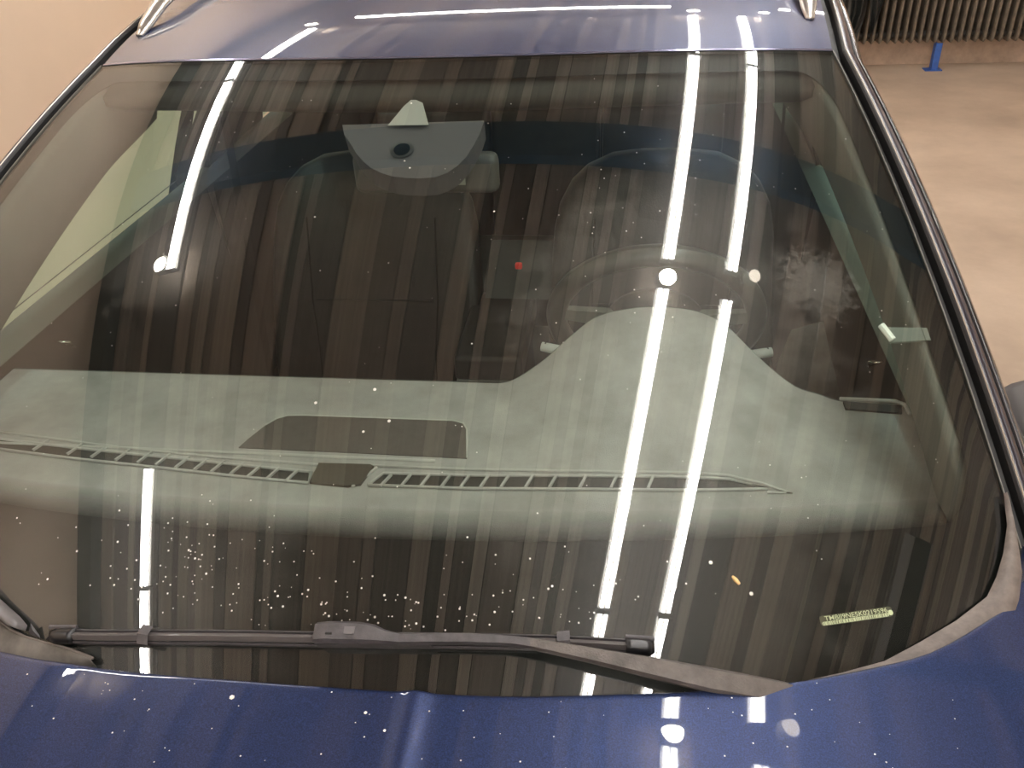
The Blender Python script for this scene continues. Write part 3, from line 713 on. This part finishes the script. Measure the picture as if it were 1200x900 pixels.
# ---- seats
def superring(cx, cy, cz, hx, hy, lean, n=28, e=.45, bol=0):
    R_ = []
    for i in range(n):
        a = 2*math.pi*i/n; c, s = math.cos(a), math.sin(a)
        x = hx*math.copysign(abs(c)**e, c); y = hy*math.copysign(abs(s)**e, s)
        if s < 0: y -= bol*max(0, abs(c)-.55)*2
        R_.append(Vector((cx+x, cy+y, cz)))
    return R_
def seat(cx, yb, label=None):
    hs_ = [(.28, .235, .05), (.34, .25, .06), (.45, .262, .062), (.58, .268, .06), (.70, .266, .056), (.80, .262, .052), (.88, .256, .050), (.94, .243, .046), (.985, .218, .042), (1.02, .180, .036), (1.045, .125, .026), (1.055, .06, .012)]
    rg = [superring(cx, yb-.14+.26*(z-.28), z, hx, hy, 0, bol=.05*sstep(.98, .6, z)) for z, hx, hy in hs_]
    st = MB().rings(rg, True, True).build('seat', LEATHER, car, True)
    hr = [(.92, .09, .03), (.94, .125, .05), (.98, .135, .056), (1.04, .130, .056), (1.09, .11, .046), (1.115, .08, .032), (1.12, .04, .012)]
    MB().rings([superring(cx, yb-.14+.26*(z-.28)-.01, z-.07, hx, hy, 0, e=.6) for z, hx, hy in hr], True, True).build('headrest', LEATHER, st, True)
    cg = [(yb-.62, .20, .35, .02), (yb-.60, .235, .365, .045), (yb-.45, .25, .37, .06), (yb-.2, .25, .36, .065), (yb-.06, .24, .35, .06)]
    MB().rings([[Vector((cx+hx*math.copysign(abs(math.cos(a))**.5, math.cos(a)), y, z+hz*math.copysign(abs(math.sin(a))**.6, math.sin(a))+.03*max(0, abs(math.cos(a))-.6))) for a in [2*math.pi*i/28 for i in range(28)]] for y, hx, z, hz in cg], True, True).build('seat_cushion', LEATHER, st, True)
    # seams: a cross seam and two long ones
    fr = lambda x, z: (x, yb-.14+.26*(z-.28)-interp(z, [(a_, c_) for a_, b_, c_ in hs_])-.001-.05*max(0, min(1, abs(x-cx)/.26)-.80)*0, z)
    MB().tube([fr(cx+x, .725) for x in (-.15, -.07, 0, .07, .15)], .0025, 6).build('seam', SEAM, st)
    for sg in (-1, 1): MB().tube([fr(cx+sg*(.15+.01*(z > .7)), z) for z in (.38, .5, .6, .725, .82, .92)], .0025, 6).build('seam', SEAM, st)
    return st
seat(-.325, 1.47); seat(.375, 1.47)
# rear bench
for cx in (-.40, 0, .40):
    rg = [superring(cx, 2.45+.22*(z-.4), z, .205 if cx else .19, .05, 0, e=.4) for z in (.42, .5, .7, .85, .88)]
    rs = MB().rings(rg, True, True).build('rear_seat_back', LEATHER, car, True)
    MB().rings([superring(cx, 2.57, z, hx, .04, 0, e=.6) for z, hx in ((.89, .08), (.91, .12), (.97, .125), (1.0, .08))], True, True).build('headrest', LEATHER, rs, True)
MB().box((-.62, 1.95, .30), (.62, 2.42, .46)).build('rear_bench_cushion', LEATHER, car, bevel=.03)
MB().box((-.70, 3.06, .30), (.70, 3.08, 1.02)).build('tailgate_lining', CABIN, car)
MB().box((-.70, 2.62, .30), (.70, 2.64, .86)).build('bench_backing', CABIN, car)
MB().box((-.66, 2.55, .86), (.66, 3.12, .88)).build('luggage_cover', CABIN, car)
# console
MB().box((-.10, .62, .28), (.10, 1.72, .48)).build('centre_console', CABIN, car, bevel=.015)
arm = MB().box((-.082, 1.14, .655), (.072, 1.46, .72)).build('armrest', simple('armrest_leather', (.05, .045, .042), .38), car, bevel=.012)
MB().box((-.072, 1.17, .47), (.062, 1.44, .66)).build('armrest_box', CABIN, arm)
MB().box((-.078, 1.135, .648), (.068, 1.15, .662)).build('armrest_lip', simple('armrest_edge', (.16, .15, .14), .35), arm, bevel=.004)
MB().tube([(0, .86, .46), (0, .84, .58)], .012, 8).build('gear_lever', CABIN, car, True)
MB().tube([(.02, 1.56, .62), (.035, 1.54, .80)], .012, 8).build('belt_buckle_stalk', CABIN, car, True)
MB().box((.0385, 1.34, .838), (.0545, 1.352, .852)).build('belt_buckle', RED, car, bevel=.003)
MB().rings([[(-.05, 1.42, .72), (.12, 1.42, .72)], [(-.04, 1.50, .84), (.13, 1.50, .84)]], False).build('rear_console_panel', simple('console_grey', (.05, .055, .05), .5), car)
MB().box((-.72, .45, .24), (.72, 2.9, .28)).build('cabin_floor', CARPET, car)
MB().rings([[(x, .62, .9), (x, .30, .28)] for x in (-.68, .68)], False).build('firewall', CARPET, car)
MB().rings([[(.560, .80, 1.0), (.607, .80, 1.018)], [(.545, .80, .93), (.636, .80, .93)], [(.54, .80, .84), (.662, .80, .86)], [(.54, .80, .72), (.69, .80, .72)]], False).build('door_pocket_panel', simple('pocket_panel', (.085, .08, .07), .6, var=.3, scale=40), car)
# tag on the driver side pillar trim
tg = [WS(.885, .392, -.012), WS(.965, .374, -.004), WS(.965, .354, -.004), WS(.898, .366, -.012)]
MB().add([p for p in tg]+[p-Vector((0, 0, .002)) for p in tg], [(0,1,2,3)[::-1], (4,5,6,7), (0,1,5,4), (1,2,6,5), (2,3,7,6), (3,0,4,7)]).build('pillar_tag', simple('tag_grey', (.14, .15, .13), .5), car)
MB().tube([tg[0]+Vector((.003, 0, .003)), tg[3]+Vector((.003, 0, .003))], .004, 8).build('tag_clip', simple('clip_white', (.9, .9, .85), .2, emit=0), car)

# ---- wipers
def on(u, v, h): return WS(u, v, h)
wp = link(bpy.data.objects.new('wiper', None)); wp.parent = car; wp.location = (0, 0, 0)
B = [(-.31, .0335), (-.25, .0415), (-.1903, .0491), (-.0843, .0590), (.0403, .0646), (.1173, .0657), (.2303, .0639), (.3311, .0578), (.39, .0515), (.4362, .0454)]
def blade_strip(du0, du1, h0, h1, name, mat, pts=B):
    rows = []
    for u, v in pts:
        c0 = on(u, v+du0, h0); c1 = on(u, v+(du0+du1)/2, h1); c2 = on(u, v+du1, h0); base1 = on(u, v+du1, .002); base0 = on(u, v+du0, .002)
        rows.append([base0, c0, c1, c2, base1])
    return MB().rings(rows, False, False).build(name, mat, wp)
blade_strip(-.0075, -.0045, .010, .012, 'blade_edge', WIPER)
blade_strip(-.0045, .0035, .012, .017, 'blade_spoiler', simple('wiper_spoiler', (.11, .098, .095), .35, coat=.3))
blade_strip(.0035, .0070, .010, .013, 'blade_edge', WIPER)
for ends in (((-.337, .0290), (-.296, .0354)), ((.430, .0462), (.4656, .0408))):
    (u0, v0), (u1, v1) = ends; rows = []
    for k in range(7):
        t_ = k/6; u, v = lerp(u0, u1, t_), lerp(v0, v1, t_)
        sh = (min(1, .45+t_*1.6) if u0 < 0 else min(1, .6+(1-t_)*3))
        rows.append([on(u, v-.0085*sh, .003), on(u, v-.0085*sh, .012), on(u, v, .020*sh), on(u, v+.0085*sh, .012), on(u, v+.0085*sh, .003)])
    MB().rings(rows, True, True).build('blade_cap', simple('cap_black', (.012, .012, .013), .3) if 'cap_black' not in MATS else MATS['cap_black'], wp, True)
    MB().tube([on(u0 if u0 < 0 else u0, v0+.0085, .012), on(u1, v1+.0085, .012)], .0022, 6).build('cap_edge', WIPER, wp)
for uc, vc in ((-.1903, .0491), (.352, .0560)):
    rows = [[on(uc+d, vc-.010, .004), on(uc+d, vc-.009, .016), on(uc+d, vc, .020), on(uc+d, vc+.010, .015), on(uc+d, vc+.0105, .004)] for d in (-.008, .008)]
    MB().rings(rows, False, False).build('blade_clamp', WIPER, wp)
# connector housing
rows = []
for u, v, w_, h in ((.0405, .0670, .0085, .020), (.0435, .0672, .0100, .030), (.06, .0680, .0103, .033), (.10, .0682, .0103, .033), (.118, .0672, .0090, .033), (.132, .0650, .0066, .032), (.154, .0630, .0050, .030), (.19, .0622, .0050, .030)):
    rows.append([on(u, v-w_, .010), on(u, v-w_, h-.006), on(u, v-w_*.7, h), on(u, v+w_*.7, h), on(u, v+w_, h-.006), on(u, v+w_, .010)])
MB().rings(rows, False, True).build('blade_connector', WIPER, wp)
slab_on_glass([(.083, .0655), (.096, .0655), (.096, .0725), (.083, .0725)], .0345, .033, 'release_button', simple('button_grey', (.14, .13, .135), .4), wp)
slab_on_glass([(.060, .0645), (.068, .0645), (.068, .0665), (.060, .0665)], .0340, .033, 'connector_slot', WIPERD, wp)
# arm
A = [(.15, .0630, .0048, .031), (.2322, .0620, .0050, .034), (.289, .0575, .0045, .036), (.311, .0540, .0050, .037), (.38, .0392, .0068, .037), (.46, .0190, .0098, .037), (.52, .0020, .0115, .037), (.58, -.015, .0115, .035), (.62, -.0260, .010, .032)]
def arm_rows(seg):
    return [[on(u, v-w_, h-.012), on(u, v-w_, h-.005), on(u, v-w_*.75, h), on(u, v+w_*.75, h), on(u, v+w_, h-.005), on(u, v+w_, h-.012)] for u, v, w_, h in seg]
MB().rings(arm_rows(A[:4]), False, True).build('arm_rod', WIPER, wp)
ARMM = simple('wiper_arm_weathered', (.10, .085, .076), .5, var=.35, scale=45, bump=.3, bscale=500)
MB().rings(arm_rows(A[3:]), False, True).build('arm', ARMM, wp)
# tip of the passenger wiper
wp2 = link(bpy.data.objects.new('wiper', None)); wp2.parent = car
L2 = [(-.56, .078), (-.50, .060), (-.445, .0440), (-.40, .0335), (-.383, .0300)]
rows = [[on(u, v-.013*k, .004), on(u, v-.012*k, .016), on(u, v, .021), on(u, v+.010*k, .015), on(u, v+.011*k, .004)] for (u, v), k in zip(L2, (.55, .55, .55, .5, .25))]
MB().rings(rows, False, True).build('arm_tip', simple('wiper_grey', (.15, .14, .14), .4), wp2, True)
rows = [[on(u, v, .002), on(u+.004, v+.014, .010), on(u+.020, v+.003, .002)] for u, v in ((-.395, .030), (-.375, .022))]
MB().rings([[on(-.380, .027, .002), on(-.374, .036, .008), on(-.360, .027, .003)], [on(-.376, .025, .002), on(-.368, .030, .008), on(-.356, .024, .003)]], True, True).build('blade_end', WIPER, wp2)

# ================================================================= LOOSE BITS ON THE GLASS AND PAINT
def specks(name, pts, label):
    mb = MB()
    for p, n, r in pts:
        a = n.orthogonal().normalized(); b = n.cross(a)
        ring = [p+(a*math.cos(k*math.pi/3)+b*math.sin(k*math.pi/3))*r for k in range(6)]; ring2 = [p+(a*math.cos(k*math.pi/3)+b*math.sin(k*math.pi/3))*r*.6+n*r*.45 for k in range(6)]
        mb.rings([ring, ring2]); mb.add(ring2, [tuple(range(6))])
    o = mb.build(name, DROP); tag(o, label, 'droplets', kind='stuff'); return o
P = []
def addp(u, v, r):
    if abs(u) < .95 and v < .93: P.append((WS(u, v, .0003), nrm(u, v), r))
for i in range(150): addp(random.uniform(-.6, .95), random.uniform(.1, .92), random.choice([.0004, .0005, .0006, .0008]))
for i in range(170):
    u = random.gauss(.1, .22); v = .075+abs(random.gauss(0, .045)); addp(u, v, random.choice([.0004, .0006, .0008, .0010, .0012]))
for i in range(60): addp(random.gauss(-.18, .10), random.gauss(.135, .03), random.choice([.0005, .0007, .0009]))
for i in range(40): addp(random.gauss(.45, .12), random.gauss(.62, .15), random.choice([.0005, .0007, .0009]))
for u, v, r in ((-.039, .33, .0019), (.052, .35, .0020), (.084, .309, .0019), (.047, .295, .0016), (-.013, .872, .0016), (.01, .735, .0014), (.025, .720, .0014), (-.14, .62, .0014), (.21, .63, .0014), (.55, .12, .002), (.60, .08, .002), (.5, .10, .0018)): addp(u, v, r)
specks('water_spots', P, 'many small white water spots scattered over the windshield')
P = []
for i in range(110):
    x = random.uniform(-.35, .6); y = ye(x)-random.uniform(.005, .14); P.append((Vector((x, y, hood_z(x, y)+.0002)), Vector((0, 0, 1)), random.choice([.0004, .0006, .0008])))
for x, y, r in ((-.03, -.03, .0024), (.09, -.035, .0016), (.11, -.05, .0014)): P.append((Vector((x, ye(x)+y+.012, hood_z(x, ye(x)+y+.012))), Vector((0, 0, 1)), r))
ho = specks('water_spots', P, ''); ho.parent = hood; del ho['category']; del ho['label']
c0 = WS(.581, .097, .001); n0 = nrm(.58, .1)
sd = MB().tube([c0+Vector((-.003, .0035, .001)), c0, c0+Vector((.003, -.004, -.001))], [.0012, .0022, .0014], 8).build('seed_scrap', SEED, None, True)
tag(sd, 'tiny yellow seed scrap lying on the lower right of the windshield', 'seed')
